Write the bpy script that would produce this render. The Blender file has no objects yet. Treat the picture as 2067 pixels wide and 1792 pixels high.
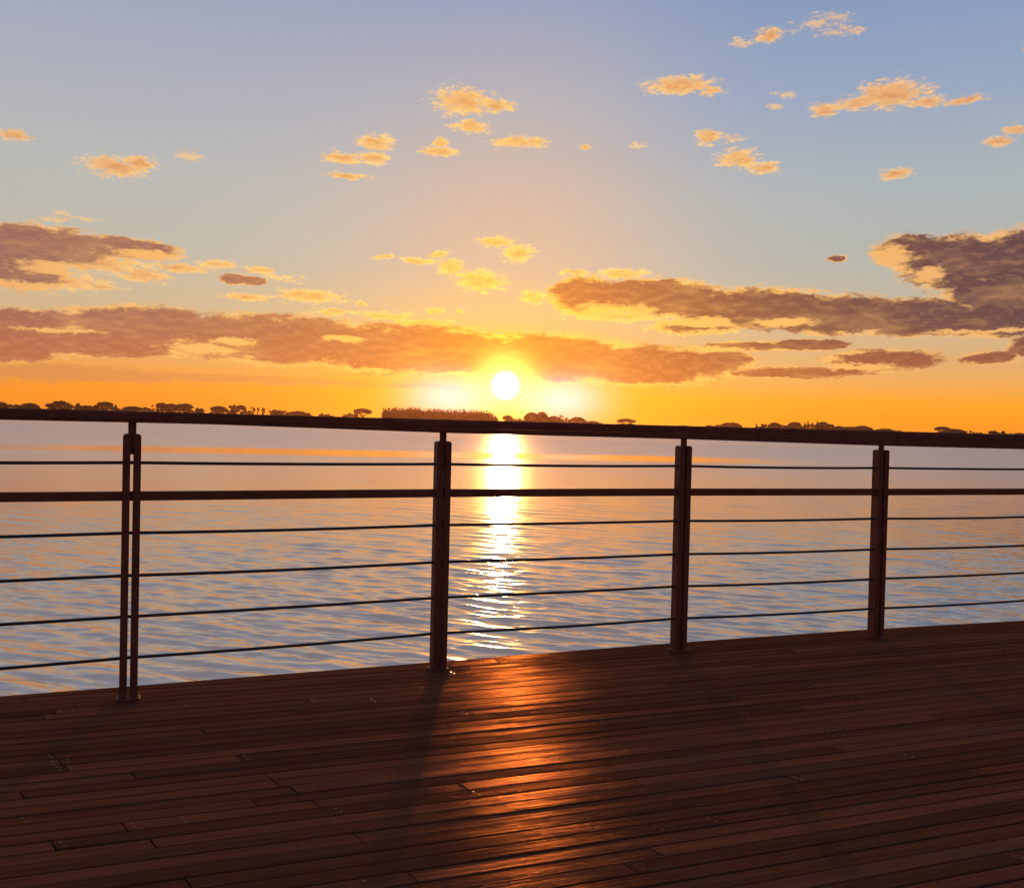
import bpy, bmesh, math, random
import numpy as np
from mathutils import Vector, Matrix
R = math.radians
random.seed(7)
C = bpy.data.collections.new('place'); bpy.context.scene.collection.children.link(C)
sc = bpy.context.scene

# ---------------------------------------------------------------- camera
W, H, F = 2067.0, 1792.0, 1800.0
E = 1.12                      # eye above the deck
PITCH, ROLL = math.atan(32.7/F), 0.0235
fw = Vector((0, math.cos(PITCH), -math.sin(PITCH)))
up0 = Vector((0, math.sin(PITCH), math.cos(PITCH)))
xr = Vector((1, 0, 0))
cr = xr*math.cos(ROLL) + up0*math.sin(ROLL)
cu = -xr*math.sin(ROLL) + up0*math.cos(ROLL)
EYE = Vector((0, 0, E))
cam = bpy.data.objects.new('camera', bpy.data.cameras.new('camera'))
C.objects.link(cam); sc.camera = cam
m = Matrix((cr, cu, -fw)).transposed().to_4x4(); m.translation = EYE
cam.matrix_world = m
cam.data.sensor_width = 36; cam.data.lens = 36*F/W
cam.data.clip_start = 0.05; cam.data.clip_end = 20000

def ray(px, py):
    return (fw + cr*((px-W/2)/F) + cu*((H/2-py)/F)).normalized()
def on_plane(px, py, z):
    d = ray(px, py); return EYE + d*((z-E)/d.z)
def azel(px, py):
    d = ray(px, py); return math.atan2(d.x, d.y), math.asin(d.z)
def post_point(px, hh):       # px column and pixels from the horizon down to the deck
    return on_plane(px, 839+0.0235*px+hh, 0)

# ---------------------------------------------------------------- helpers
def lin(r, g, b, a=1.0):
    f = lambda c: (c/255/12.92) if c/255 <= .04045 else ((c/255+.055)/1.055)**2.4
    return (f(r), f(g), f(b), a)

def obj(name, bm, mat, parent=None, smooth=False):
    me = bpy.data.meshes.new(name); bm.to_mesh(me); bm.free()
    me.materials.append(mat)
    if smooth:
        for p in me.polygons: p.use_smooth = True
    o = bpy.data.objects.new(name, me); C.objects.link(o)
    if parent: o.parent = parent
    return o
def meshobj(name, verts, faces, mat, parent=None, smooth=False):
    me = bpy.data.meshes.new(name); me.from_pydata([tuple(v) for v in verts], [], faces); me.update()
    me.materials.append(mat)
    if smooth: me.polygons.foreach_set('use_smooth', [True]*len(me.polygons))
    o = bpy.data.objects.new(name, me); C.objects.link(o)
    if parent: o.parent = parent
    return o
def empty(name, loc=(0, 0, 0)):
    o = bpy.data.objects.new(name, None); C.objects.link(o); o.location = loc; return o
def box_bm(cx, cy, cz, sx, sy, sz, bev=0.0, seg=2, frame=None):
    bm = bmesh.new(); bmesh.ops.create_cube(bm, size=1.0)
    bmesh.ops.scale(bm, vec=(sx, sy, sz), verts=bm.verts)
    if bev: bmesh.ops.bevel(bm, geom=bm.edges[:], offset=bev, segments=seg, affect='EDGES', profile=0.5)
    bmesh.ops.translate(bm, vec=(cx, cy, cz), verts=bm.verts)
    return bm
def join_bm(dst, src):
    me = bpy.data.meshes.new('tmp'); src.to_mesh(me); src.free(); dst.from_mesh(me); bpy.data.meshes.remove(me)
def normals2d(pts):
    out = []
    for i, p in enumerate(pts):
        a = pts[max(i-1, 0)]; b = pts[min(i+1, len(pts)-1)]
        t = Vector((b[0]-a[0], b[1]-a[1])).normalized()
        out.append(Vector((-t.y, t.x)))
    return out
def sweep(pts, prof):
    """prof(i) -> closed list of (n, z) pairs, swept along plan polyline pts."""
    bm = bmesh.new(); ns = normals2d(pts); rings = []
    for i, p in enumerate(pts):
        rings.append([bm.verts.new((p[0]+ns[i].x*n, p[1]+ns[i].y*n, z)) for n, z in prof(i)])
    k = len(rings[0])
    for a, b in zip(rings, rings[1:]):
        for j in range(k): bm.faces.new((a[j], b[j], b[(j+1) % k], a[(j+1) % k]))
    bm.faces.new(rings[0]); bm.faces.new(rings[-1][::-1])
    bmesh.ops.recalc_face_normals(bm, faces=bm.faces)
    return bm

# ---------------------------------------------------------------- node helpers
class NT:
    def __init__(s, tree): s.t = tree; s.n = tree.nodes; s.l = tree.links
    def node(s, typ, **kw):
        n = s.n.new(typ)
        for k, v in kw.items(): setattr(n, k, v)
        return n
    def put(s, sock, v):
        if v is None: return
        if hasattr(v, 'is_linked') or isinstance(v, bpy.types.NodeSocket): s.l.new(v, sock)
        else: sock.default_value = v
    def math(s, op, a, b=None, c=None, clamp=False):
        n = s.node('ShaderNodeMath', operation=op, use_clamp=clamp)
        s.put(n.inputs[0], a); s.put(n.inputs[1], b); s.put(n.inputs[2], c)
        return n.outputs[0]
    def vmath(s, op, a, b=None, c=None, out=0):
        n = s.node('ShaderNodeVectorMath', operation=op)
        s.put(n.inputs[0], a); s.put(n.inputs[1], b); s.put(n.inputs[2], c)
        return n.outputs[out]
    def mix(s, f, a, b, blend='MIX'):
        n = s.node('ShaderNodeMix', data_type='RGBA', blend_type=blend)
        s.put(n.inputs[0], f); s.put(n.inputs[6], a); s.put(n.inputs[7], b)
        return n.outputs[2]
    def smooth(s, v, lo, hi, to0=0.0, to1=1.0):
        n = s.node('ShaderNodeMapRange', interpolation_type='SMOOTHSTEP')
        for i, x in enumerate((v, lo, hi, to0, to1)): s.put(n.inputs[i], x)
        return n.outputs[0]
    def noise(s, vec, scale, detail=3, rough=.5, dim='3D', color=False, lac=2.0, dist=0.0):
        n = s.node('ShaderNodeTexNoise', noise_dimensions=dim)
        s.put(n.inputs['Vector'], vec); n.inputs['Scale'].default_value = scale
        n.inputs['Detail'].default_value = detail; n.inputs['Roughness'].default_value = rough
        n.inputs['Lacunarity'].default_value = lac; n.inputs['Distortion'].default_value = dist
        return n.outputs['Color' if color else 'Fac']
    def ramp(s, fac, stops, interp='LINEAR'):
        n = s.node('ShaderNodeValToRGB'); cr_ = n.color_ramp; cr_.interpolation = interp
        while len(cr_.elements) < len(stops): cr_.elements.new(.5)
        for e, (p, c) in zip(cr_.elements, stops): e.position = p; e.color = c
        s.put(n.inputs[0], fac); return n.outputs[0]
def new_mat(name):
    mt = bpy.data.materials.new(name); mt.use_nodes = True
    nt = NT(mt.node_tree); bsdf = mt.node_tree.nodes['Principled BSDF']
    return mt, nt, bsdf
def mapping(nt, vec, scale=(1, 1, 1), rot=(0, 0, 0), loc=(0, 0, 0)):
    n = nt.node('ShaderNodeMapping'); nt.put(n.inputs['Vector'], vec)
    n.inputs['Scale'].default_value = scale; n.inputs['Rotation'].default_value = rot; n.inputs['Location'].default_value = loc
    return n.outputs[0]

# ---------------------------------------------------------------- sun
SUNPX = (1020, 778)
sdir = ray(*SUNPX); saz, sel = azel(*SUNPX)
sl = bpy.data.lights.new('sun', 'SUN'); sl.energy = 2.6; sl.angle = R(0.5); sl.color = (1.0, 0.47, 0.15)
so = bpy.data.objects.new('sun', sl); C.objects.link(so)
so.rotation_euler = sdir.to_track_quat('Z', 'Y').to_euler(); so.location = (0, 20, 8)

# ---------------------------------------------------------------- world: sunset sky with its clouds
world = bpy.data.worlds.new('World'); sc.world = world; world.use_nodes = True
wt = NT(world.node_tree); wt.n.clear()
tc = wt.node('ShaderNodeTexCoord').outputs['Generated']
sky = wt.node('ShaderNodeTexSky', sky_type='NISHITA', sun_disc=False, sun_elevation=sel, sun_rotation=saz, dust_density=2.0, air_density=1.0, ozone_density=1.0)
sep = wt.node('ShaderNodeSeparateXYZ'); wt.put(sep.inputs[0], tc)
X, Y, Z = sep.outputs
DEG = 180/math.pi
az = wt.math('MULTIPLY', wt.math('ARCTAN2', X, Y), DEG)          # degrees from +Y
el = wt.math('MULTIPLY', wt.math('ARCSINE', Z), DEG)
elf = wt.math('DIVIDE', el, 40.0, clamp=True)
def stops(rows):   # (pixel row, srgb) measured up the photograph's sky -> elevation
    out = []
    for y, c in rows: out.append((max(0, min(1, math.degrees(math.atan((863-y)/F))/40)), lin(*c)))
    return sorted(out, key=lambda q: q[0])
left = wt.ramp(elf, stops([(863, (250, 143, 36)), (800, (248, 154, 46)), (740, (228, 168, 100)), (640, (205, 182, 148)), (540, (190, 185, 170)), (400, (184, 185, 182)), (220, (171, 175, 189)), (0, (154, 162, 190)), (-500, (150, 152, 168))]))
cent = wt.ramp(elf, stops([(863, (255, 176, 5)), (800, (255, 194, 8)), (740, (255, 182, 25)), (640, (234, 186, 122)), (540, (214, 182, 154)), (400, (207, 181, 164)), (220, (184, 178, 182)), (0, (152, 161, 190)), (-500, (152, 152, 166))]))
right = wt.ramp(elf, stops([(863, (255, 154, 26)), (800, (254, 166, 44)), (740, (228, 172, 108)), (640, (196, 180, 152)), (540, (178, 180, 172)), (400, (170, 180, 184)), (220, (150, 167, 194)), (0, (128, 152, 190)), (-500, (134, 144, 168))]))
back = wt.ramp(elf, [(0, lin(110, 95, 110)), (.3, lin(105, 105, 130)), (1, lin(95, 112, 150))])
daz = wt.math('SUBTRACT', az, math.degrees(saz))
base = wt.mix(wt.smooth(az, -14, 16), left, right)
g = wt.math('EXPONENT', wt.math('MULTIPLY', wt.math('MULTIPLY', daz, daz), -1/(10.0**2)))
base = wt.mix(g, base, cent)
base = wt.mix(wt.smooth(wt.math('ABSOLUTE', daz), 45, 120), base, back)
# angular distance from the sun, degrees
vn = wt.vmath('NORMALIZE', tc)
ang = wt.math('MULTIPLY', wt.math('ARCCOSINE', wt.math('MINIMUM', wt.vmath('DOT_PRODUCT', vn, tuple(sdir), out=1), 1.0)), DEG)
near = wt.math('EXPONENT', wt.math('MULTIPLY', ang, -1/2.5))

# cloud coordinates: azimuth and elevation in degrees, frayed by noise
cmb = wt.node('ShaderNodeCombineXYZ'); wt.put(cmb.inputs[0], az); wt.put(cmb.inputs[1], el)
P = cmb.outputs[0]
nz1 = wt.noise(wt.vmath('MULTIPLY', P, (.55, 1.3, 0)), 1.0, 5, .62, color=True)
nz2 = wt.noise(wt.vmath('MULTIPLY', P, (2.2, 3.6, 0)), 1.0, 5, .65, color=True)
d1 = wt.vmath('MULTIPLY', wt.vmath('SUBTRACT', nz1, (.5, .5, .5)), (3.2, 1.5, 0))
d2 = wt.vmath('MULTIPLY', wt.vmath('SUBTRACT', nz2, (.5, .5, .5)), (1.3, .75, 0))
def scatter(rows, strength, gy=1.0):
    Pd = wt.vmath('ADD', P, wt.vmath('MULTIPLY', wt.vmath('ADD', d1, d2), (strength, strength, 0)))
    acc = None
    for (x, y, rx, ry) in rows:
        a, e = azel(x, y); a = math.degrees(a); e = math.degrees(e)
        k = 180/math.pi/F
        ax, ay = rx*k*math.cos(R(a))**2*1.0, ry*k*gy
        q = wt.vmath('LENGTH', wt.vmath('MULTIPLY_ADD', Pd, (1/ax, 1/ay, 0), (-a/ax, -e/ay, 0)), out=1)
        acc = q if acc is None else wt.math('MINIMUM', acc, q)
    return wt.math('SUBTRACT', 1.0, acc)
banks = [(-20,692,200,30),(60,645,130,17),(290,655,190,32),(170,692,260,23),(560,685,250,44),(820,705,270,46),(1080,722,250,44),(1290,738,230,36),(1430,728,100,25),(1600,752,170,10),
 (80,495,170,32),(40,548,120,30),(250,502,130,17),
 (1180,598,80,36),(1320,600,150,34),(1520,622,200,36),(1700,636,190,34),(1850,640,180,32),(2020,645,190,28),(2250,640,240,24),
 (1930,530,135,44),(2060,540,130,60),(1995,592,100,36),(1830,508,80,28),(2250,560,160,48),
 (1400,660,90,14),(1500,698,90,9),(1630,697,100,10),(1780,728,130,19),(2000,722,70,10),(2080,700,50,18),(475,563,32,11),(512,569,28,8),(1690,522,30,6),(-250,520,200,40),(-350,680,260,36)]
streaks = [(120,752,380,17),(520,766,360,9),(-200,760,260,20),(900,780,160,5)]
gold = [(1235,632,110,24),(1090,610,50,22),(1400,652,120,15),(1580,650,110,9),(1440,674,90,11),(1795,518,58,32),(1875,556,45,18),(130,545,120,18),(60,578,140,12),(300,515,110,14),(130,668,120,5),(480,690,60,10),(410,704,80,9),(700,685,60,8),(1560,735,60,6),(1300,560,60,7),(1740,742,110,8),(1450,706,90,7),(1660,712,120,6),(600,742,300,6),(960,755,120,5),(1240,776,200,4),(2000,668,160,5)]
lit = [(935,205,70,30),(1000,213,42,13),(950,256,45,14),(760,288,45,18),(690,318,50,14),(755,320,35,14),(700,355,50,8),(885,306,42,11),(890,288,20,12),(1052,288,68,13),
 (232,338,80,20),(285,330,38,15),(30,273,48,11),(1375,172,82,18),(1440,185,34,8),(1552,72,34,14),(1665,222,38,15),(1800,190,90,28),(1735,208,50,14),(1870,206,50,12),(1950,202,55,8),
 (1430,275,30,16),(1490,322,48,21),(1540,340,38,14),(1810,350,40,12),(2015,285,38,12),(2050,262,32,8),(2075,90,12,14),(1180,297,16,5),
 (1000,487,42,12),(1045,512,40,20),(970,566,60,24),(910,540,34,20),(885,515,22,9),(845,527,44,7),(775,520,30,5),(930,630,14,5),(875,627,24,9),(780,638,70,9),(860,652,70,9),
 (1075,600,32,17),(180,530,150,22),(100,565,150,20),(290,555,62,16),(370,540,80,10),(440,533,50,9),(210,582,42,6),(500,600,64,8),(620,598,80,15),(675,630,48,7),(730,612,14,7),(520,545,34,8),
 (1260,553,60,11),(1160,550,34,5),(1400,663,110,16),(1250,640,120,12),(-120,300,70,16),(2250,180,90,20)]
faint = [(1660,48,70,18),(1715,66,50,9),(1580,188,34,8),(1572,215,16,7),(1475,282,28,8),(1290,292,18,6),(130,440,80,8),(1500,90,40,8),(560,560,60,8),(380,315,50,7)]
tB = scatter(banks, .36, 1.22); tS = scatter(streaks, .5); tG = scatter(gold, .5); tL = scatter(lit, .40); tF = scatter(faint, .9)
fine = wt.noise(wt.vmath('MULTIPLY', P, (1.15, 3.6, 0)), 1.0, 6, .62)
fine2 = wt.noise(wt.vmath('MULTIPLY', P, (4.5, 8.0, 3)), 1.0, 2, .5)
fineS = wt.noise(wt.vmath('MULTIPLY', wt.vmath('ADD', P, (0, -.30, 0)), (1.15, 3.6, 0)), 1.0, 6, .62)
relief = wt.smooth(wt.math('SUBTRACT', fine, fineS), -.13, .15)
cloudn = wt.noise(wt.vmath('MULTIPLY', P, (3.2, 6.2, 8)), 1.0, 4, .55)
fc = wt.math('SUBTRACT', fine, .5); fc2 = wt.math('SUBTRACT', fine2, .5)
def plus(a, b, k): return wt.math('MULTIPLY_ADD', b, k, a)
tBn = plus(plus(tB, fc, .72), fc2, .14)
tLn = plus(plus(plus(tL, fc, 1.6), fc2, .45), .08, 1.0)
tFn = plus(plus(tF, fc, 2.6), fc2, 1.6)
# low lit undersides: pieces of the bank that face the sun
warmnear = wt.math('EXPONENT', wt.math('MULTIPLY', ang, -1/9.0))
wn2 = wt.math('EXPONENT', wt.math('MULTIPLY', ang, -1/11.0))
rimcol = wt.mix(wn2, lin(244, 180, 114), (1.5, .85, .03, 1))
corecol = wt.mix(wt.math('MULTIPLY', warmnear, 1.25, clamp=True), wt.mix(wt.smooth(az, -25, 15), lin(152, 104, 92), lin(84, 58, 70)), lin(240, 130, 15))
corecol = wt.mix(wt.smooth(el, 7.0, 3.0), corecol, wt.mix(.5, corecol, lin(212, 112, 58)))
midn = wt.noise(wt.vmath('MULTIPLY', P, (.45, 1.0, 1.7)), 1.0, 5, .6)
tGn = plus(plus(tG, fc, 1.6), wt.math('SUBTRACT', midn, .5), 1.2)
coref = wt.smooth(plus(tBn, wt.math('SUBTRACT', midn, .5), 1.1), .0, .30)
coref = wt.math('MULTIPLY', coref, wt.smooth(tGn, .0, .55, 1.0, .12))
lown = wt.noise(wt.vmath('MULTIPLY', P, (.25, .8, 2.9)), 1.0, 4, .55)
corecol = wt.mix(wt.smooth(lown, .45, .8, 0, .30), corecol, rimcol)
corecol = wt.mix(wt.smooth(relief, .5, 1.0, 0, .10), corecol, rimcol)
corecol = wt.mix(wt.smooth(relief, .5, .0, 0, .16), corecol, wt.mix(1.0, corecol, (.62, .60, .66, 1), 'MULTIPLY'))
bankcol = wt.mix(coref, rimcol, corecol)
wn3 = wt.math('EXPONENT', wt.math('MULTIPLY', ang, -1/13.0))
litcol = wt.mix(wn3, lin(252, 192, 126), (1.7, 1.15, .06, 1))
litcol = wt.mix(wt.smooth(tLn, .32, .85, 0, .62), litcol, wt.mix(wn2, lin(214, 150, 112), lin(255, 190, 50)))
litcol = wt.mix(wt.smooth(relief, .62, .05, 0, .55), litcol, wt.mix(1.0, litcol, (.80, .58, .50, 1), 'MULTIPLY'))
skyc = wt.mix(wt.smooth(plus(tS, fc, .8), -.1, .5, 0, .8), base, wt.mix(warmnear, lin(214, 140, 84), lin(255, 170, 30)))
skyc = wt.mix(wt.smooth(tFn, .0, .9, 0, .6), skyc, litcol)
skyc = wt.mix(wt.smooth(plus(tLn, wt.math('SUBTRACT', cloudn, .5), 1.25), -.02, .72, 0, .96), skyc, litcol)
skyc = wt.mix(wt.smooth(tBn, -.05, .20, 0, 1.0), skyc, bankcol)
# aureole and solar disc
def gauss(a, w): return wt.math('EXPONENT', wt.math('MULTIPLY', wt.math('MULTIPLY', a, a), -1/(w*w)))
aur = wt.mix(gauss(ang, 1.55), (0, 0, 0, 1), (2.6, 1.9, .35, 1))
aur2 = wt.mix(near, (0, 0, 0, 1), (.42, .15, .0, 1))
def patch(px, py, rx, ry, col):
    a, e = azel(px, py); k = 180/math.pi/F
    q = wt.vmath('LENGTH', wt.vmath('MULTIPLY', wt.vmath('SUBTRACT', P, (math.degrees(a), math.degrees(e), 0)), (1/(rx*k), 1/(ry*k), 0)), out=1)
    return wt.mix(gauss(q, 1.0), (0, 0, 0, 1), col)
tot = wt.mix(1.0, skyc, aur2, 'ADD')
tot = wt.mix(1.0, tot, aur, 'ADD')
tot = wt.mix(1.0, tot, patch(908, 802, 80, 42, (.28, .38, .78, 1)), 'ADD')
tot = wt.mix(1.0, tot, patch(1132, 808, 78, 42, (.28, .38, .78, 1)), 'ADD')
disc = wt.smooth(ang, 1.05, .15, 0, 10.0)
dcol = wt.vmath('MULTIPLY', disc, (1.0, .86, .55))
tot = wt.mix(1.0, tot, dcol, 'ADD')
b1 = wt.node('ShaderNodeBackground'); wt.put(b1.inputs[0], sky.outputs[0]); b1.inputs[1].default_value = 0.008
b2 = wt.node('ShaderNodeBackground'); wt.put(b2.inputs[0], tot); b2.inputs[1].default_value = 0.97
ad = wt.node('ShaderNodeAddShader'); wt.l.new(b1.outputs[0], ad.inputs[0]); wt.l.new(b2.outputs[0], ad.inputs[1])
wo = wt.node('ShaderNodeOutputWorld'); wt.l.new(ad.outputs[0], wo.inputs[0])

world.cycles.sampling_method = 'MANUAL'; world.cycles.sample_map_resolution = 512
# ---------------------------------------------------------------- water
WZ = -1.48
mw, nt, bs = new_mat('rippled_water')
pos = nt.node('ShaderNodeNewGeometry').outputs['Position']
sp = nt.node('ShaderNodeSeparateXYZ'); nt.put(sp.inputs[0], pos)
rot = R(7)
dist_ = nt.vmath('LENGTH', pos, out=1)
n1 = nt.noise(mapping(nt, pos, (.30, 1.0, 1), (0, 0, rot)), 9.0, 2, .5)
n5 = nt.noise(mapping(nt, pos, (.35, 1.0, 1), (0, 0, rot)), .30, 4, .65)
hgt = nt.math('MULTIPLY_ADD', nt.math('MULTIPLY', n5, nt.smooth(dist_, 60, 180)), .35, nt.math('MULTIPLY', n1, .010))
slk = nt.noise(mapping(nt, pos, (.006, .03, 1)), 1.0, 3, .6)
yy = nt.math('MULTIPLY_ADD', sp.outputs[0], -.10, sp.outputs[1])
yy = nt.math('MULTIPLY_ADD', slk, 14.0, yy)
band = nt.math('MULTIPLY', nt.smooth(yy, 76, 84), nt.smooth(yy, 104, 94))
xfade = nt.math('MULTIPLY', nt.smooth(sp.outputs[0], -60, -25), nt.smooth(sp.outputs[0], 34, 14))
band = nt.math('MULTIPLY', band, xfade)
band2 = nt.math('MULTIPLY', nt.smooth(slk, .55, .66), nt.smooth(sp.outputs[1], 90, 150))
calm = nt.math('MAXIMUM', band, nt.math('MULTIPLY', band2, .5))
stren = nt.math('MULTIPLY_ADD', calm, -.80, 1.0)
bp = nt.node('ShaderNodeBump'); bp.inputs['Distance'].default_value = 1.0
gl = nt.node('ShaderNodeBsdfGlossy'); gl.inputs['Color'].default_value = (1.0, .875, .76, 1)
rw = nt.math('MULTIPLY', nt.math('SQRT', nt.smooth(dist_, 5, 110, .017, .115)), nt.math('MULTIPLY_ADD', calm, -.62, 1.0))
nt.put(gl.inputs['Roughness'], rw)
nt.put(bp.inputs['Strength'], stren); nt.put(bp.inputs['Height'], hgt)
nt.n.remove(bs)
df = nt.node('ShaderNodeBsdfDiffuse'); df.inputs['Color'].default_value = (.13, .12, .12, 1)
fr = nt.node('ShaderNodeFresnel'); fr.inputs['IOR'].default_value = 1.75
for q in (gl, df, fr): nt.put(q.inputs['Normal'], bp.outputs[0])
ms = nt.node('ShaderNodeMixShader'); nt.put(ms.inputs[0], nt.math('MULTIPLY_ADD', fr.outputs[0], .42, .56)); nt.l.new(df.outputs[0], ms.inputs[1]); nt.l.new(gl.outputs[0], ms.inputs[2])
nt.l.new(ms.outputs[0], nt.n['Material Output'].inputs[0])
# ripples: a sum of small wind waves, finest near the deck
NR = np.random.RandomState(4)
ys = [2.5]
while ys[-1] < 260: ys.append(ys[-1]+max(.027, ys[-1]**2*1.8e-4))
ys = np.array(ys); NC = 820
ss = np.linspace(-.80, .80, NC)
YG, SG = np.meshgrid(ys, ss, indexing='ij'); XG = SG*(YG+7)
DY = np.maximum(.027, YG**2*1.8e-4)
ZG = np.zeros_like(YG)
for q in range(130):
    lam = .10*(1.2/.10)**(NR.rand()**1.3); th = R(90-20+NR.randn()*14)
    kx, ky = math.cos(th)*2*math.pi/lam, math.sin(th)*2*math.pi/lam
    fade = np.clip(lam/(2.6*DY)-.7, 0, 1)
    slope = .0205*(1.0 if lam < .6 else .55)
    ZG += fade*slope*lam/(2*math.pi)*np.sin(kx*XG+ky*YG+NR.rand()*6.283)
gust = .95+.25*np.sin(XG*.11+1.3+.8*np.sin(YG*.21))*np.sin(YG*.17+.5*np.sin(XG*.3))
calm_ = np.clip((YG-.1*XG-78)/8, 0, 1)*np.clip((98-YG+.1*XG)/8, 0, 1)*(np.abs(XG) < 45)
ZG *= gust*(1-.8*calm_)
nr, nc = YG.shape
V = np.stack([XG.ravel(), YG.ravel(), (WZ+ZG).ravel()], 1)
idx = np.arange(nr*nc).reshape(nr, nc)
Q = np.stack([idx[:-1, :-1], idx[:-1, 1:], idx[1:, 1:], idx[1:, :-1]], -1).reshape(-1, 4)
base_ = len(V); V = np.vstack([V, [(-2500, -600, WZ-.05), (2500, -600, WZ-.05), (2500, 905, WZ-.05), (-2500, 905, WZ-.05)]])
Q = np.vstack([Q, [[base_, base_+1, base_+2, base_+3]]])
me = bpy.data.meshes.new('water'); me.vertices.add(len(V)); me.vertices.foreach_set('co', V.astype(np.float32).ravel())
me.loops.add(Q.size); me.loops.foreach_set('vertex_index', Q.astype(np.int32).ravel())
me.polygons.add(len(Q)); me.polygons.foreach_set('loop_start', np.arange(0, Q.size, 4, dtype=np.int32))
me.polygons.foreach_set('use_smooth', np.ones(len(Q), dtype=bool)); me.update(calc_edges=True); me.validate(); me.materials.append(mw)
water = bpy.data.objects.new('water', me); C.objects.link(water)
water['kind'] = 'structure'

# ---------------------------------------------------------------- far shore
mg, nt, bs = new_mat('shore_ground')
bs.inputs['Base Color'].default_value = (.055, .05, .03, 1); bs.inputs['Roughness'].default_value = .95
c = nt.ramp(nt.noise(nt.node('ShaderNodeNewGeometry').outputs['Position'], .05, 4, .6), [(.35, (.035, .04, .02, 1)), (.7, (.09, .075, .045, 1))])
nt.put(bs.inputs['Base Color'], c)
xs = [-2500+i*25 for i in range(201)]
vs = []; fs = []
prof = [(0, -.6), (3, .25), (14, .6), (60, 1.0), (1700, 1.2)]
for i, x in enumerate(xs):
    w = 898 + 3*math.sin(x*.013) + 2*math.sin(x*.041+1)
    for dy, z in prof: vs.append((x, w+dy, WZ+z))
k = len(prof)
for i in range(len(xs)-1):
    for j in range(k-1): fs.append((i*k+j, (i+1)*k+j, (i+1)*k+j+1, i*k+j+1))
shore = meshobj('shore', vs, fs, mg, smooth=True); shore['kind'] = 'structure'

mf, nt, bs = new_mat('foliage')
c = nt.ramp(nt.noise(nt.node('ShaderNodeNewGeometry').outputs['Position'], .35, 3, .6), [(.3, (.025, .045, .015, 1)), (.7, (.075, .085, .03, 1))])
nt.put(bs.inputs['Base Color'], c); bs.inputs['Roughness'].default_value = .8
mb, nt, bs = new_mat('bark')
bs.inputs['Base Color'].default_value = (.07, .045, .03, 1); bs.inputs['Roughness'].default_value = .9

def tube_to(vs, fs, a, b, ra, rb, n=5):
    d = (b-a).normalized(); u = d.orthogonal().normalized(); v = d.cross(u); s = len(vs)
    for c_, r in ((a, ra), (b, rb)):
        for i in range(n):
            t = 2*math.pi*i/n; vs.append(c_+u*math.cos(t)*r+v*math.sin(t)*r)
    for i in range(n): fs.append((s+i, s+(i+1) % n, s+n+(i+1) % n, s+n+i))
def leaf_blob(vs, fs, rng, c, rx, ry, rz, n, size, shell=.55):
    for _ in range(n):
        while True:
            p = Vector((rng.uniform(-1, 1), rng.uniform(-1, 1), rng.uniform(-1, 1)))
            l = p.length
            if .05 < l <= 1: break
        p = p/l*(shell+(1-shell)*rng.random()) if rng.random() < .7 else p
        q = c+Vector((p.x*rx, p.y*ry, p.z*rz))
        a = Vector((rng.gauss(0, 1), rng.gauss(0, 1), rng.gauss(0, 1))).normalized(); b = a.orthogonal().normalized()
        a = a*size*rng.uniform(.6, 1.3)*.5; b = b*size*rng.uniform(.5, 1.1)*.5
        s = len(vs); vs.extend([q-a-b, q+a-b, q+a+b, q-a+b]); fs.append((s, s+1, s+2, s+3))
SRC = W/2200.0
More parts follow.
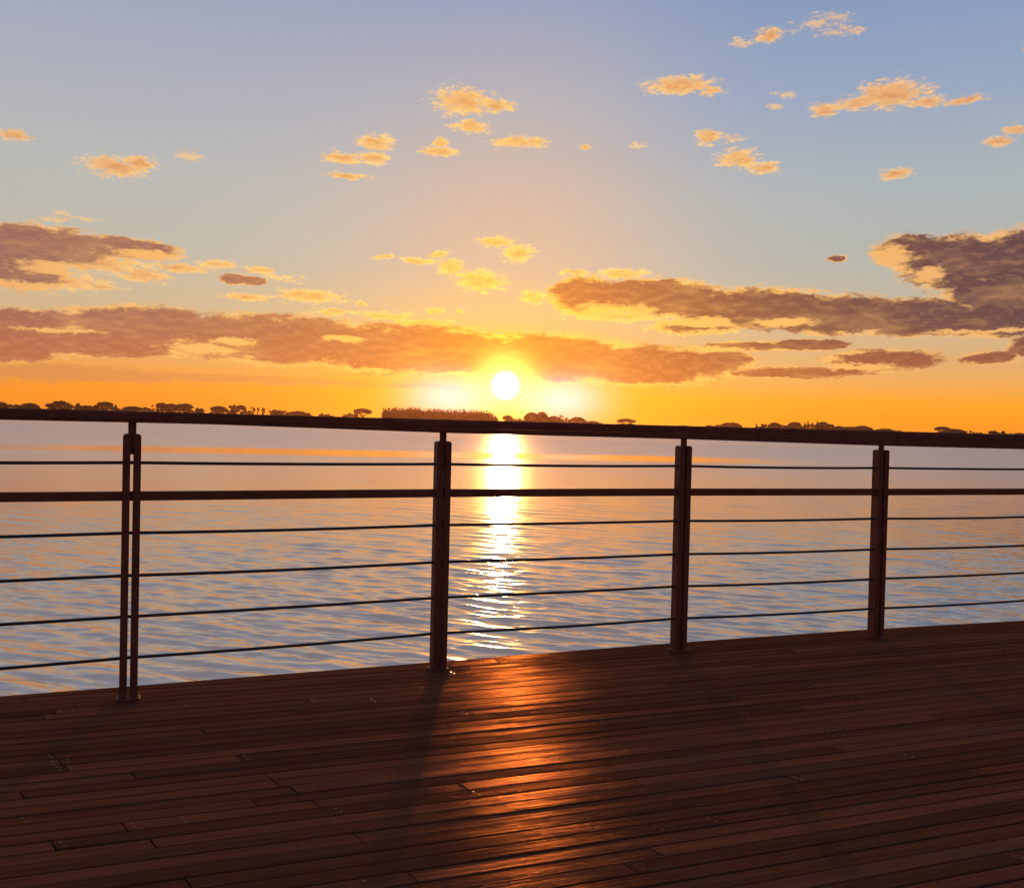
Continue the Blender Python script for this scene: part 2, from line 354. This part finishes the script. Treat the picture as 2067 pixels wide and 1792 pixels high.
def tree(i, cx, w, top, kind, label, D):
    rng = random.Random(100+i)
    px, py = cx*SRC, top*SRC
    d = ray(px, py); k = D/d.y
    ztop = E + d.z*k; x = d.x*k; width = w*SRC/F*D
    base = WZ+.75; h = ztop-base
    t = empty('tree', (x, D, base))
    t['label'] = label; t['category'] = 'tree'; t['group'] = 'trees on the far shore'
    tv, tf, cv, cf = [], [], [], []
    lean = rng.uniform(-.05, .05)*h
    hw = width/2
    if kind == 'umbrella':
        ch = h*.34; ct = h*.52
        tube_to(tv, tf, Vector((0, 0, -.3)), Vector((lean, 0, ct)), h*.05, h*.032)
        nb = 7
        for j in range(nb):
            a = 2*math.pi*(j+rng.random()*.6)/nb; r = hw*rng.uniform(.45, .85)
            e = Vector((lean+math.cos(a)*r, math.sin(a)*r*.8, h*rng.uniform(.70, .80)))
            mid = Vector((lean+math.cos(a)*r*.45, math.sin(a)*r*.35, h*rng.uniform(.60, .66)))
            tube_to(tv, tf, Vector((lean*.9, 0, ct*.93)), mid, h*.026, h*.018); tube_to(tv, tf, mid, e, h*.018, h*.008)
            leaf_blob(cv, cf, rng, e+Vector((0, 0, h*.04)), hw*.36, hw*.36, h*.06, 60, .85)
        for j in range(10):
            u = -.68+1.36*j/9; leaf_blob(cv, cf, rng, Vector((lean+u*hw, rng.uniform(-.4, .4)*hw, h*(.90-.16*abs(u)**2))), hw*.32, hw*.45, h*.115, 140, .85)
    elif kind == 'sparse':
        tube_to(tv, tf, Vector((0, 0, -.3)), Vector((lean, 0, h*.55)), h*.035, h*.022)
        for j in range(6):
            a = rng.uniform(0, 6.28); e = Vector((lean+math.cos(a)*hw*rng.uniform(.4, .9), math.sin(a)*hw*.6, h*rng.uniform(.7, .95)))
            tube_to(tv, tf, Vector((lean*.8, 0, h*rng.uniform(.35, .52))), e, h*.02, h*.008)
            leaf_blob(cv, cf, rng, e, hw*.30, hw*.30, h*.06, 26, .7)
    elif kind == 'slim':
        tube_to(tv, tf, Vector((0, 0, -.3)), Vector((0, 0, h*.9)), h*.03, h*.01)
        for j in range(9):
            u = j/8; r = hw*(1-.8*u)*rng.uniform(.7, 1.1)
            leaf_blob(cv, cf, rng, Vector((rng.uniform(-.2, .2)*r, 0, h*(.2+.78*u))), r, r, h*.08, 55, .7)
    elif kind == 'dome':
        tube_to(tv, tf, Vector((0, 0, -.3)), Vector((lean, 0, h*.6)), h*.06, h*.03)
        for j in range(5):
            a = 2*math.pi*j/5+rng.random(); tube_to(tv, tf, Vector((lean*.6, 0, h*.3)), Vector((math.cos(a)*hw*.6, math.sin(a)*hw*.5, h*.65)), h*.03, h*.01)
        for j in range(22):
            u = -.86+1.72*j/21; zt = 1-abs(u)**2.3
            leaf_blob(cv, cf, rng, Vector((u*hw, rng.uniform(-.4, .4)*hw, h*(.60+.33*zt+rng.uniform(-.03, .03)))), hw*.17, hw*.3, h*.085, 70, .85)
            leaf_blob(cv, cf, rng, Vector((u*hw, rng.uniform(-.4, .4)*hw, h*(.36+.24*zt))), hw*.2, hw*.4, h*(.2+.14*zt), 80, 1.0)
    else:   # bushy
        tube_to(tv, tf, Vector((0, 0, -.3)), Vector((lean, 0, h*.7)), h*.045, h*.015)
        for j in range(4):
            a = 2*math.pi*j/4+rng.random(); tube_to(tv, tf, Vector((lean*.5, 0, h*.3)), Vector((math.cos(a)*hw*.55, math.sin(a)*hw*.5, h*.62)), h*.022, h*.008)
        for j in range(13):
            z = rng.uniform(.22, .9); r = hw*(1-abs(z-.45)*1.1)
            leaf_blob(cv, cf, rng, Vector((rng.uniform(-.85, .85)*r, rng.uniform(-.6, .6)*r, h*z)), hw*.30, hw*.30, h*.11, 80, .85)
        leaf_blob(cv, cf, rng, Vector((0, 0, h*.42)), hw*.7, hw*.7, h*.38, 260, 1.1)
    meshobj('trunk', tv, tf, mb, t); meshobj('crown', cv, cf, mf, t)
    return t
T = [
 (3, 24, 865, 'umbrella', 'flat topped tree at the far left end of the shore'),
 (63, 38, 868, 'dome', 'low rounded tree, first dome from the left edge'),
 (128, 50, 863, 'dome', 'largest half round dome tree left of the twin plate post'),
 (169, 22, 867, 'bushy', 'bushy tree just right of the largest dome tree'),
 (186, 28, 871, 'bushy', 'low sloping bushy tree between dome and umbrella tree'),
 (205, 13, 872, 'dome', 'very small round tree touching the umbrella tree'),
 (224, 32, 864.5, 'umbrella', 'tall umbrella tree nearest left of the twin plate post'),
 (246, 13, 867, 'sparse', 'narrow open tree beside the tall umbrella tree left of the twin post'),
 (285, 40, 874.5, 'umbrella', 'low wide tree directly behind the twin plate post'),
 (336, 17, 871, 'sparse', 'small open tree at left end of the three joined umbrella trees'),
 (347, 26, 867, 'umbrella', 'first and tallest of the three joined umbrella trees'),
 (367, 26, 868.5, 'umbrella', 'middle one of the three joined umbrella trees'),
 (397, 36, 868.5, 'umbrella', 'widest right one of the three joined umbrella trees'),
 (429, 17, 876, 'bushy', 'small pointed bush like tree after the joined umbrella trees'),
 (471, 32, 874, 'umbrella', 'umbrella tree with open sky under its crown left of centre'),
 (501, 24, 870.5, 'bushy', 'tall upright half of the leaning pair of trees'),
 (517, 20, 872, 'umbrella', 'overhanging right half of the leaning pair of trees'),
 (544, 10, 875, 'sparse', 'leftmost of the three thin almost bare trees'),
 (553, 8, 874.5, 'sparse', 'middle one of the three thin almost bare trees'),
 (563, 9, 877, 'sparse', 'rightmost of the three thin almost bare trees'),
 (581, 16, 879.5, 'sparse', 'ragged tree at the left foot of the sloping thicket'),
 (594, 28, 878, 'bushy', 'wedge shaped tree sloping down to the right'),
 (640, 46, 884.5, 'dome', 'long low mound of a tree between wedge and tiny trees'),
 (691, 15, 889, 'bushy', 'tiny tree left one of two in the gap before the lone dome tree'),
 (703, 13, 889, 'bushy', 'tiny tree right one of two in the gap before the lone dome tree'),
 (762, 14, 884, 'sparse', 'small ragged tree leaning on the lone dome tree'),
 (779, 36, 879, 'umbrella', 'lone domed tree just left of the dense flat grove'),
 (1092, 20, 894, 'umbrella', 'thin arching tree directly under the sun'),
 (1118, 26, 897, 'sparse', 'open spreading tree right of the arching tree under the sun'),
 (1143, 32, 890, 'dome', 'round tree at the left end of the clump right of the sun'),
 (1164, 26, 889, 'dome', 'highest round tree of the clump right of the sun'),
 (1190, 34, 898, 'dome', 'lower flat tree inside the clump right of the sun'),
 (1212, 22, 894, 'sparse', 'open tree letting light through in the clump right of the sun'),
 (1241, 34, 900, 'dome', 'rounded tree near the right end of the clump right of the sun'),
 (1272, 34, 908, 'dome', 'lowest tree tapering off the clump right of the sun'),
 (1345, 38, 901, 'umbrella', 'isolated umbrella tree with trunk gaps left of third post'),
 (1468, 36, 915.5, 'umbrella', 'very low flat tree behind the third post'),
 (1497, 13, 918, 'bushy', 'tiny low tree right of the third post'),
 (1521, 25, 913, 'bushy', 'pointed small tree left one of the group of three'),
 (1542, 15, 913, 'sparse', 'see through little tree in the middle of the group of three'),
 (1570, 44, 909, 'dome', 'broad dark tree right one of the group of three'),
 (1625, 9, 912, 'slim', 'slim pointed tree at the left end of the long right wood'),
 (1641, 18, 911, 'bushy', 'small bushy tree second in the long right wood'),
 (1664, 26, 909.5, 'dome', 'first rounded tree in the long right wood'),
 (1683, 18, 912, 'bushy', 'ragged lower tree between two rounded trees of the right wood'),
 (1707, 32, 908.5, 'dome', 'broad rounded tree left of the spiky conifers'),
 (1729, 9, 909.5, 'slim', 'leftmost spiky conifer of the long right wood'),
 (1736, 10, 907, 'slim', 'tallest spiky conifer of the long right wood'),
 (1745, 11, 910.5, 'slim', 'third spiky conifer of the long right wood'),
 (1756, 10, 908, 'slim', 'fourth spiky conifer beside the second broad tree'),
 (1767, 28, 908, 'dome', 'broad rounded tree right of the spiky conifers'),
 (1783, 24, 913, 'dome', 'tree where the right wood starts to step down'),
 (1803, 30, 917, 'dome', 'low even tree left of the fourth post'),
 (1827, 26, 918.5, 'dome', 'small low round tree left of the last dark mound'),
 (1852, 42, 916.5, 'dome', 'wide dark mound tree nearest left of the fourth post'),
 (1900, 44, 922.5, 'dome', 'low tree tapering right directly behind the fourth post'),
 (1965, 15, 929, 'bushy', 'tiny round tree first right of the fourth post'),
 (1990, 24, 929, 'bushy', 'tiny wide tree second right of the fourth post'),
 (2025, 32, 918, 'umbrella', 'tallest tree with bare top branch right of the fourth post'),
 (2052, 46, 923.5, 'dome', 'long rounded tree sloping right beside the tallest one'),
 (2090, 12, 924, 'sparse', 'narrow tree standing alone near the right end'),
 (2104, 16, 930, 'bushy', 'very low bush like tree near the right end'),
 (2135, 18, 927, 'umbrella', 'left one of the last two trees near the right edge'),
 (2159, 20, 925, 'bushy', 'right one of the last two trees near the right edge'),
 (2190, 30, 932, 'dome', 'lowest tree cut by the right edge of the view'),
]
for i, (cx, w, top, kd, lb) in enumerate(T):
    tree(i, cx, w*1.1, top-1.3-(2.0 if 1125 < cx < 1300 else 0), kd, lb, 915+((i*37) % 23)-8)
# low scrub along the waterline and the dense grove
HUMPS = [(8, 50, 869.5), (262, 330, 876), (205, 262, 874.5), (160, 205, 872), (330, 420, 877), (418, 440, 878), (450, 505, 881), (515, 545, 883), (585, 618, 882), (612, 670, 885.5), (685, 722, 892), (735, 772, 889.5), (1078, 1132, 901),
 (1128, 1200, 897), (1195, 1250, 902), (1245, 1300, 908), (1322, 1370, 910), (1505, 1600, 914.5), (1618, 1660, 917), (1655, 1720, 914), (1715, 1790, 912), (1785, 1880, 918), (1870, 1945, 925), (1955, 2012, 931), (2008, 2080, 924), (2080, 2125, 932), (2125, 2180, 931), (2180, 2290, 935), (-120, 10, 870)]
def scrub_top(sx):
    y = 878.5+.0266*sx+.6*math.sin(sx*.21)
    for a, b, t in HUMPS:
        if a < sx < b:
            u = (sx-a)/(b-a)*2-1; y = min(y, t-1.0+9*abs(u)**5+.9*math.sin(sx*.5)+.7*math.sin(sx*.23+1))
    return y
rng = random.Random(5); cv, cf = [], []
sx = -160
while sx < 2360:
    d = ray(sx*SRC, scrub_top(sx)*SRC); k_ = 908/d.y; x = d.x*k_; zt = E+d.z*k_; h = zt-WZ-.6
    leaf_blob(cv, cf, rng, Vector((x, 908+rng.uniform(-2, 2), WZ+.6+h*.5)), 2.0, 2.5, h*.52, 60, .9)
    leaf_blob(cv, cf, rng, Vector((x, 908, zt-1.6)), 1.6, 2.0, 1.5, 30, .8)
    sx += 3.0
sh = meshobj('shrubbery', cv, cf, mf); sh['kind'] = 'stuff'; sh['label'] = 'low dark scrub along the far waterline behind the handrail'; sh['category'] = 'shrubbery'
cv, cf = [], []
for j in range(64):
    sx = 826+(1066-826)*j/63; top = 880+(887-880)*j/63+rng.uniform(-1.6, 1.6)+1.3*math.sin(j*.9)*math.sin(j*.37)-2.5*math.exp(-((sx-885)/14)**2)
    if sx > 1052: top += (sx-1052)*.6
    d = ray(sx*SRC, top*SRC); k_ = 918/d.y; x = d.x*k_; zt = E+d.z*k_; h = zt-WZ-.7
    for y in (914, 921):
        leaf_blob(cv, cf, rng, Vector((x, y, WZ+.7+h*.5)), 2.3, 3.5, h*.52, 330, 1.1)
    for q in range(3):
        a = Vector((x+rng.uniform(-1.6, 1.6), 916+rng.uniform(-2, 2), zt-.5)); 
        leaf_blob(cv, cf, rng, a+Vector((0, 0, rng.uniform(.4, 2.2))), .45, .45, 1.1, 14, .6)
gr = meshobj('dense_grove', cv, cf, mf); gr['kind'] = 'stuff'; gr['label'] = 'dense flat topped grove with spiky tips just left of the sun'; gr['category'] = 'grove'

mh = bpy.data.materials.new('evening_haze'); mh.use_nodes = True; ht = mh.node_tree; ht.nodes.clear()
pv = ht.nodes.new('ShaderNodeVolumePrincipled'); pv.inputs['Color'].default_value = (.97, .45, .24, 1); pv.inputs['Density'].default_value = 8e-5; pv.inputs['Anisotropy'].default_value = .75
oo = ht.nodes.new('ShaderNodeOutputMaterial'); ht.links.new(pv.outputs[0], oo.inputs['Volume'])
hz_ = obj('haze', box_bm(0, 950, 10.2, 5200, 3300, 25.4), mh); hz_['kind'] = 'stuff'; hz_['label'] = 'thin evening haze over the lake'; hz_['category'] = 'haze'
# ---------------------------------------------------------------- deck
PHI = R(19.8)
tdir = Vector((math.cos(PHI), math.sin(PHI))); ndir = Vector((-math.sin(PHI), math.cos(PHI)))
def loc2(p): return Vector((p.x*tdir.x+p.y*tdir.y, p.x*ndir.x+p.y*ndir.y))
md, nt, bs = new_mat('deck_wood')
ob = nt.node('ShaderNodeTexCoord').outputs['Object']
ri = nt.node('ShaderNodeNewGeometry').outputs['Random Per Island']
cmbn = nt.node('ShaderNodeCombineXYZ'); nt.put(cmbn.inputs[2], nt.math('MULTIPLY', ri, 37.0))
ov = nt.vmath('ADD', ob, cmbn.outputs[0])
grain = nt.noise(mapping(nt, ov, (2.0, 45, 3)), 1.0, 5, .6)
blot = nt.noise(mapping(nt, ov, (1.2, 4, 1)), 1.0, 4, .6)
micro = nt.noise(mapping(nt, ov, (30, 230, 60)), 1.0, 3, .65)
colr = nt.ramp(grain, [(.25, (.090, .030, .016, 1)), (.75, (.18, .062, .031, 1))])
tone = nt.math('MULTIPLY_ADD', ri, .5, .72)
colr = nt.mix(1.0, colr, nt.vmath('MULTIPLY', tone, (1, 1, 1)), 'MULTIPLY')
colr = nt.mix(nt.smooth(blot, .55, .75, 0, .4), colr, (.095, .055, .036, 1))
nt.put(bs.inputs['Base Color'], colr)
rg = nt.math('MULTIPLY_ADD', blot, .36, -.03)
rg = nt.math('MULTIPLY_ADD', nt.math('SUBTRACT', ri, .5), .10, rg)
nt.put(bs.inputs['Roughness'], rg)
bs.inputs['Specular IOR Level'].default_value = 0.0
bh = nt.math('MULTIPLY_ADD', micro, .35, nt.math('MULTIPLY', grain, 1.0))
bp = nt.node('ShaderNodeBump'); bp.inputs['Distance'].default_value = .0062; bp.inputs['Strength'].default_value = 1.0
nt.put(bp.inputs['Height'], bh); nt.put(bs.inputs['Normal'], bp.outputs[0])
gd = nt.node('ShaderNodeBsdfGlossy'); gd.inputs['Color'].default_value = (1.0, .40, .16, 1); nt.put(gd.inputs['Roughness'], rg); nt.put(gd.inputs['Normal'], bp.outputs[0])
fd = nt.node('ShaderNodeFresnel'); fd.inputs['IOR'].default_value = 1.30; nt.put(fd.inputs['Normal'], bp.outputs[0])
mxd = nt.node('ShaderNodeMixShader'); worn = nt.smooth(nt.noise(mapping(nt, ov, (3.5, 14, 1)), 1.0, 4, .65), .36, .62, .25, 1.25)
nt.put(mxd.inputs[0], nt.math('MULTIPLY', nt.math('MULTIPLY', worn, nt.math('MULTIPLY_ADD', ri, .8, .55)), nt.math('MULTIPLY_ADD', fd.outputs[0], .014, .0085))); nt.l.new(bs.outputs[0], mxd.inputs[1]); nt.l.new(gd.outputs[0], mxd.inputs[2])
nt.l.new(mxd.outputs[0], nt.n['Material Output'].inputs[0])
ms_, nt2, bs2 = new_mat('screw_steel')
bs2.inputs['Base Color'].default_value = (.12, .05, .03, 1); bs2.inputs['Metallic'].default_value = 1; bs2.inputs['Roughness'].default_value = .3

PITCHB, GAP, Y0, TH = .0622, .0052, 3.98, .028
jpix = [(130,1632),(270,1765),(328,1818),(405,1884),(515,1634),(592,1675),(632,1702),(682,1733),(772,1808),(880,1870),(990,1681),(1375,1695-10),(1450,1722),(1535,1752),(2160,1836),(1700,1672),(1600,1500),(1850,1446)]
joints = {}
for (x, y) in jpix:
    q = loc2(on_plane(x*SRC, y*SRC, 0)); joints.setdefault(int((Y0-q.y)/PITCHB), []).append(q.x)
edge_px = [(0,1405),(257,1385),(560,1360.5),(881,1335.6),(1100,1317.5),(1367,1296.5),(1765,1269),(2067,1252)]
edge = [loc2(on_plane(x, y, 0)) for x, y in edge_px]
e0, e1 = edge[0], edge[-1]
edge = [Vector((-9, e0.y)), Vector((-4, e0.y))] + edge + [Vector((e1.x+3, e1.y)), Vector((e1.x+14, e1.y))]
bm = bmesh.new()
def board(x0, x1, y0, y1, ztop, th=TH, tilt=0.0):
    ch = .0022; xs_ = (x0, x1)
    prof = [(y0, -th), (y0, -ch), (y0+ch, 0), (y1-ch, tilt), (y1, -ch+tilt), (y1, -th)]
    SK = -.34; ymid = (y0+y1)/2
    ra = [bm.verts.new((x0+SK*(y-ymid), y, ztop+z)) for y, z in prof]; rb = [bm.verts.new((x1+SK*(y-ymid), y, ztop+z)) for y, z in prof]
    n = len(prof)
    for j in range(n): bm.faces.new((ra[j], rb[j], rb[(j+1) % n], ra[(j+1) % n]))
    bm.faces.new(ra[::-1]); bm.faces.new(rb)
rng = random.Random(21); screws = []
XA, XB = -9.0, 19.0
JO = .42
for r in range(108):
    yb = Y0-(r+1)*PITCHB; yt = Y0-r*PITCHB-GAP
    js = sorted(joints.get(r, []))
    lo = (min(js) if js else rng.uniform(-1, 1.4)); 
    cuts = list(js) if js else [lo]
    x = min(cuts)
    while x > XA: x -= rng.choice((2.52, 2.1, 2.94, 3.36)); cuts.append(x)
    x = max(cuts)
    while x < XB: x += rng.choice((2.52, 2.1, 2.94, 3.36)); cuts.append(x)
    cuts = sorted(max(XA, min(XB, q)) for q in set(cuts))
    for a, b in zip(cuts, cuts[1:]):
        if b-a < .02: continue
        jit = rng.uniform(-.0006, .0006)
        board(a+.0022, b-.0022, yb+rng.uniform(-.0007, .0007), yt+rng.uniform(-.0007, .0007), jit, tilt=rng.uniform(-.0009, .0009))
        k0 = math.ceil((a+.03)/JO); xsrow = [a+.022, b-.022]+[q*JO for q in range(k0, int((b-.03)/JO)+1)]
        if r < 70:
            for q in xsrow:
                if -5 < q < 9 and rng.random() < (.3 if q in (a+.022, b-.022) else .06):
                    for yq in (yb+.015, yt-.015): screws.append((q-.34*(yq-(yb+yt)/2)+rng.uniform(-.003, .003), yq+rng.uniform(-.002, .002), jit+.0006))
bmesh.ops.recalc_face_normals(bm, faces=bm.faces)
me = bpy.data.meshes.new('deck')
# edge board: between the first gap and the curved deck edge, in lengths
def slab(poly_in, poly_out, zt, zb):
    n = len(poly_in)
    top = [bm.verts.new((p.x, p.y, zt)) for p in poly_in]+[bm.verts.new((p.x, p.y, zt)) for p in reversed(poly_out)]
    bot = [bm.verts.new((v.co.x, v.co.y, zb)) for v in top]
    N = len(top)
    for i in range(n-1): bm.faces.new((top[i], top[i+1], top[N-2-i], top[N-1-i])); bm.faces.new((bot[i], bot[N-1-i], bot[N-2-i], bot[i+1]))
    for i in range(N): bm.faces.new((top[i], bot[i], bot[(i+1) % N], top[(i+1) % N]))
def edge_y(x):
    for a, b in zip(edge, edge[1:]):
        if a.x <= x <= b.x: return a.y+(b.y-a.y)*(x-a.x)/(b.x-a.x)
    return edge[-1].y
x = XA
while x < XB-.1:
    x2 = min(XB, x+2.6); xs_ = [x+.002+(x2-x-.004)*q/6 for q in range(7)]
    slab([Vector((q, Y0)) for q in xs_], [Vector((q, edge_y(q))) for q in xs_], 0.0, -TH)
    x = x2
# fascia beam and joists under the boards
xs_ = [XA+(XB-XA)*q/60 for q in range(61)]
slab([Vector((q, edge_y(q)-.09)) for q in xs_], [Vector((q, edge_y(q)-.03)) for q in xs_], -TH-.001, -.26)
ybot = Y0-108*PITCHB
q = XA+.2
while q < XB:
    slab([Vector((q, ybot)), Vector((q+.05, ybot))], [Vector((q, Y0-.05)), Vector((q+.05, Y0-.05))], -TH-.001, -.2); q += JO
bm.to_mesh(me); bm.free(); me.materials.append(md); me.materials.append(ms_)
deck = bpy.data.objects.new('deck', me); C.objects.link(deck); deck.rotation_euler = (0, 0, PHI); deck['kind'] = 'structure'
sv, sf = [], []
for (a, b, z) in screws:
    s = len(sv); 
    for j in range(7):
        t = 2*math.pi*j/7; sv.append((a+math.cos(t)*.0036, b+math.sin(t)*.0036, z+.0002+.0006*math.sin(a*91+b*57)*math.cos(t)))
    sf.append(tuple(range(s, s+7)))
scw = meshobj('screw', sv, sf, ms_, deck); scw['kind'] = 'stuff'
# deck piles down to the lake bed
# ---------------------------------------------------------------- railing
mr, nt, bs = new_mat('brown_painted_steel')
pz = nt.node('ShaderNodeTexCoord').outputs['Object']
cn = nt.noise(pz, 14, 4, .6)
nt.put(bs.inputs['Base Color'], nt.ramp(cn, [(.3, (.15, .042, .022, 1)), (.7, (.21, .062, .032, 1))]))
nt.put(bs.inputs['Roughness'], nt.math('MULTIPLY_ADD', cn, .25, .45)); bs.inputs['Specular IOR Level'].default_value = .08
bp = nt.node('ShaderNodeBump'); bp.inputs['Distance'].default_value = .0006; bp.inputs['Strength'].default_value = .5
nt.put(bp.inputs['Height'], nt.noise(pz, 160, 3, .6)); nt.put(bs.inputs['Normal'], bp.outputs[0])
mc, nt, bs = new_mat('dark_steel_cable')
bs.inputs['Base Color'].default_value = (.05, .03, .025, 1); bs.inputs['Metallic'].default_value = .3; bs.inputs['Roughness'].default_value = .45
wv = nt.node('ShaderNodeTexWave'); wv.inputs['Scale'].default_value = 60; nt.put(wv.inputs['Vector'], mapping(nt, nt.node('ShaderNodeTexCoord').outputs['Object'], (1, 1, 1.6)))
bp = nt.node('ShaderNodeBump'); bp.inputs['Distance'].default_value = .001; nt.put(bp.inputs['Height'], wv.outputs[1]); nt.put(bs.inputs['Normal'], bp.outputs[0])

PP = [post_point(258.5, 565), post_point(884, 490), post_point(1369, 441.5), post_point(1767, 407)]
pl = post_point(0, 595); pr = post_point(2067, 379)
dl = (Vector((pl.x, pl.y))-Vector((PP[0].x, PP[0].y))).normalized(); drr = (Vector((pr.x, pr.y))-Vector((PP[3].x, PP[3].y))).normalized()
SPC = 1.33
pts = [Vector((p.x, p.y)) for p in PP]
posts2 = [pts[0]+dl*SPC*2, pts[0]+dl*SPC]+pts+[pts[3]+drr*SPC*(j+1) for j in range(6)]
capz = [E*.948, E*.948, E*.947, E*.939, E*.9365, E*.934]+[E*.933]*6
# total depth of handrail with its under-strip, as a share of E
tot_h = [.036, .036, .0365, .0545, .0605, .073]+[.078]*6
rail = empty('railing', (pts[0].x, pts[0].y, 0))
rail['label'] = 'dark brown metal railing with handrail and tension cables along the deck edge'; rail['category'] = 'railing'
off = Vector((pts[0].x, pts[0].y, 0))
def addr(name, bm, mat, parent, smooth=False, shift=True):
    if shift: bmesh.ops.translate(bm, vec=-off, verts=bm.verts)
    return obj(name, bm, mat, parent, smooth)
# subdivided plan line
def dense(vals, n=10):
    out = []
    for i in range(len(vals)-1):
        for j in range(n):
            out.append(vals[i]*(1-j/n)+vals[i+1]*(j/n))
    out.append(vals[-1]); return out
plan = dense(posts2, 8); th_ = dense(tot_h, 8)
HR = .0345
def prof_hand(i):
    zt = 1.027*E; zb = zt-HR*E; w = .030; c_ = .006
    return [(-w, zb+c_), (-w, zt-c_), (-w+c_, zt), (w-c_, zt), (w, zt-c_), (w, zb+c_), (w-c_, zb), (-w+c_, zb)]
def prof_strip(i):
    zt = (1.027-HR)*E-.0005; zb = (1.027-max(th_[i], HR+.006))*E; w = .022; c_ = .002
    return [(-w, zb+c_), (-w, zt), (w, zt), (w, zb+c_), (w-c_, zb), (-w+c_, zb)]
addr('handrail', sweep(plan, prof_hand), mr, rail)
addr('under_strip', sweep(plan, prof_strip), mr, rail)
def prof_mid(i):
    zc = .7255*E; hh = .0185; w = .012; c_ = .003
    return [(-w, zc-hh+c_), (-w, zc+hh-c_), (-w+c_, zc+hh), (w-c_, zc+hh), (w, zc+hh-c_), (w, zc-hh+c_), (w-c_, zc-hh), (-w+c_, zc-hh)]
addr('mid_rail', sweep(plan, prof_mid), mr, rail)
sagr = random.Random(3)
for hz in (.8445, .594, .442, .295, .148):
    sag = [sagr.uniform(.0015, .006) for _ in posts2]
    def prof_c(i, hz=hz, sag=sag):
        j, f = divmod(i, 8); f = f/8; s = sag[min(j, len(sag)-1)]*4*f*(1-f)
        return [(.0066*math.cos(a), hz*E-s+.0066*math.sin(a)) for a in [2*math.pi*q/8 for q in range(8)]]
    addr('cable', sweep(plan, prof_c), mc, rail, smooth=True)
ns = normals2d(posts2)
for i, p in enumerate(posts2):
    a = ns[i]; ang_ = math.atan2(-a.x, a.y)
    po = empty('post', (p.x-off.x, p.y-off.y, 0)); po.parent = rail; po.rotation_euler = (0, 0, ang_)
    cz = capz[i]; PW, PT, PD = .0675, .0280, .056
    b = bmesh.new()
    for s in (-1, 1):
        q = bmesh.new(); bmesh.ops.create_cube(q, size=1.0)
        bmesh.ops.scale(q, vec=(PT, PD, cz-.006), verts=q.verts)
        bmesh.ops.translate(q, vec=(s*(PW-PT)/2, 0, (cz-.006)/2+.006), verts=q.verts)
        te = [e for e in q.edges if all(v.co.z > cz-.01 and v.co.x*s > PW/2-.005 for v in e.verts)]
        bmesh.ops.bevel(q, geom=te, offset=.014, segments=5, affect='EDGES', profile=.5)
        ve = [e for e in q.edges if abs(e.verts[0].co.z-e.verts[1].co.z) > .5]
        bmesh.ops.bevel(q, geom=ve, offset=.0018, segments=2, affect='EDGES', profile=.5)
        join_bm(b, q)
    sp_ = box_bm(0, 0, cz-.042, PW-2*PT-.0004, .034, .080, .001, 1); join_bm(b, sp_)
    obj('upright', b, mr, po)
    zb_ = (1.027-max(tot_h[i], HR+.006))*E
    obj('bracket', box_bm(0, 0, (zb_+cz)/2, .030, .012, zb_-cz+.012, .001, 1), mr, po)
    obj('base_plate', box_bm(0, -.002, .004, .088, .068, .006, .001, 1), mr, po)

# ---------------------------------------------------------------- colour management
sc.view_settings.view_transform = 'Standard'; sc.view_settings.look = 'None'
sc.view_settings.exposure = 0.0; sc.view_settings.gamma = 1.0
sc.cycles.max_bounces = 6; sc.cycles.sample_clamp_indirect = 4.0
sc.render.resolution_x = 1024; sc.render.resolution_y = 887
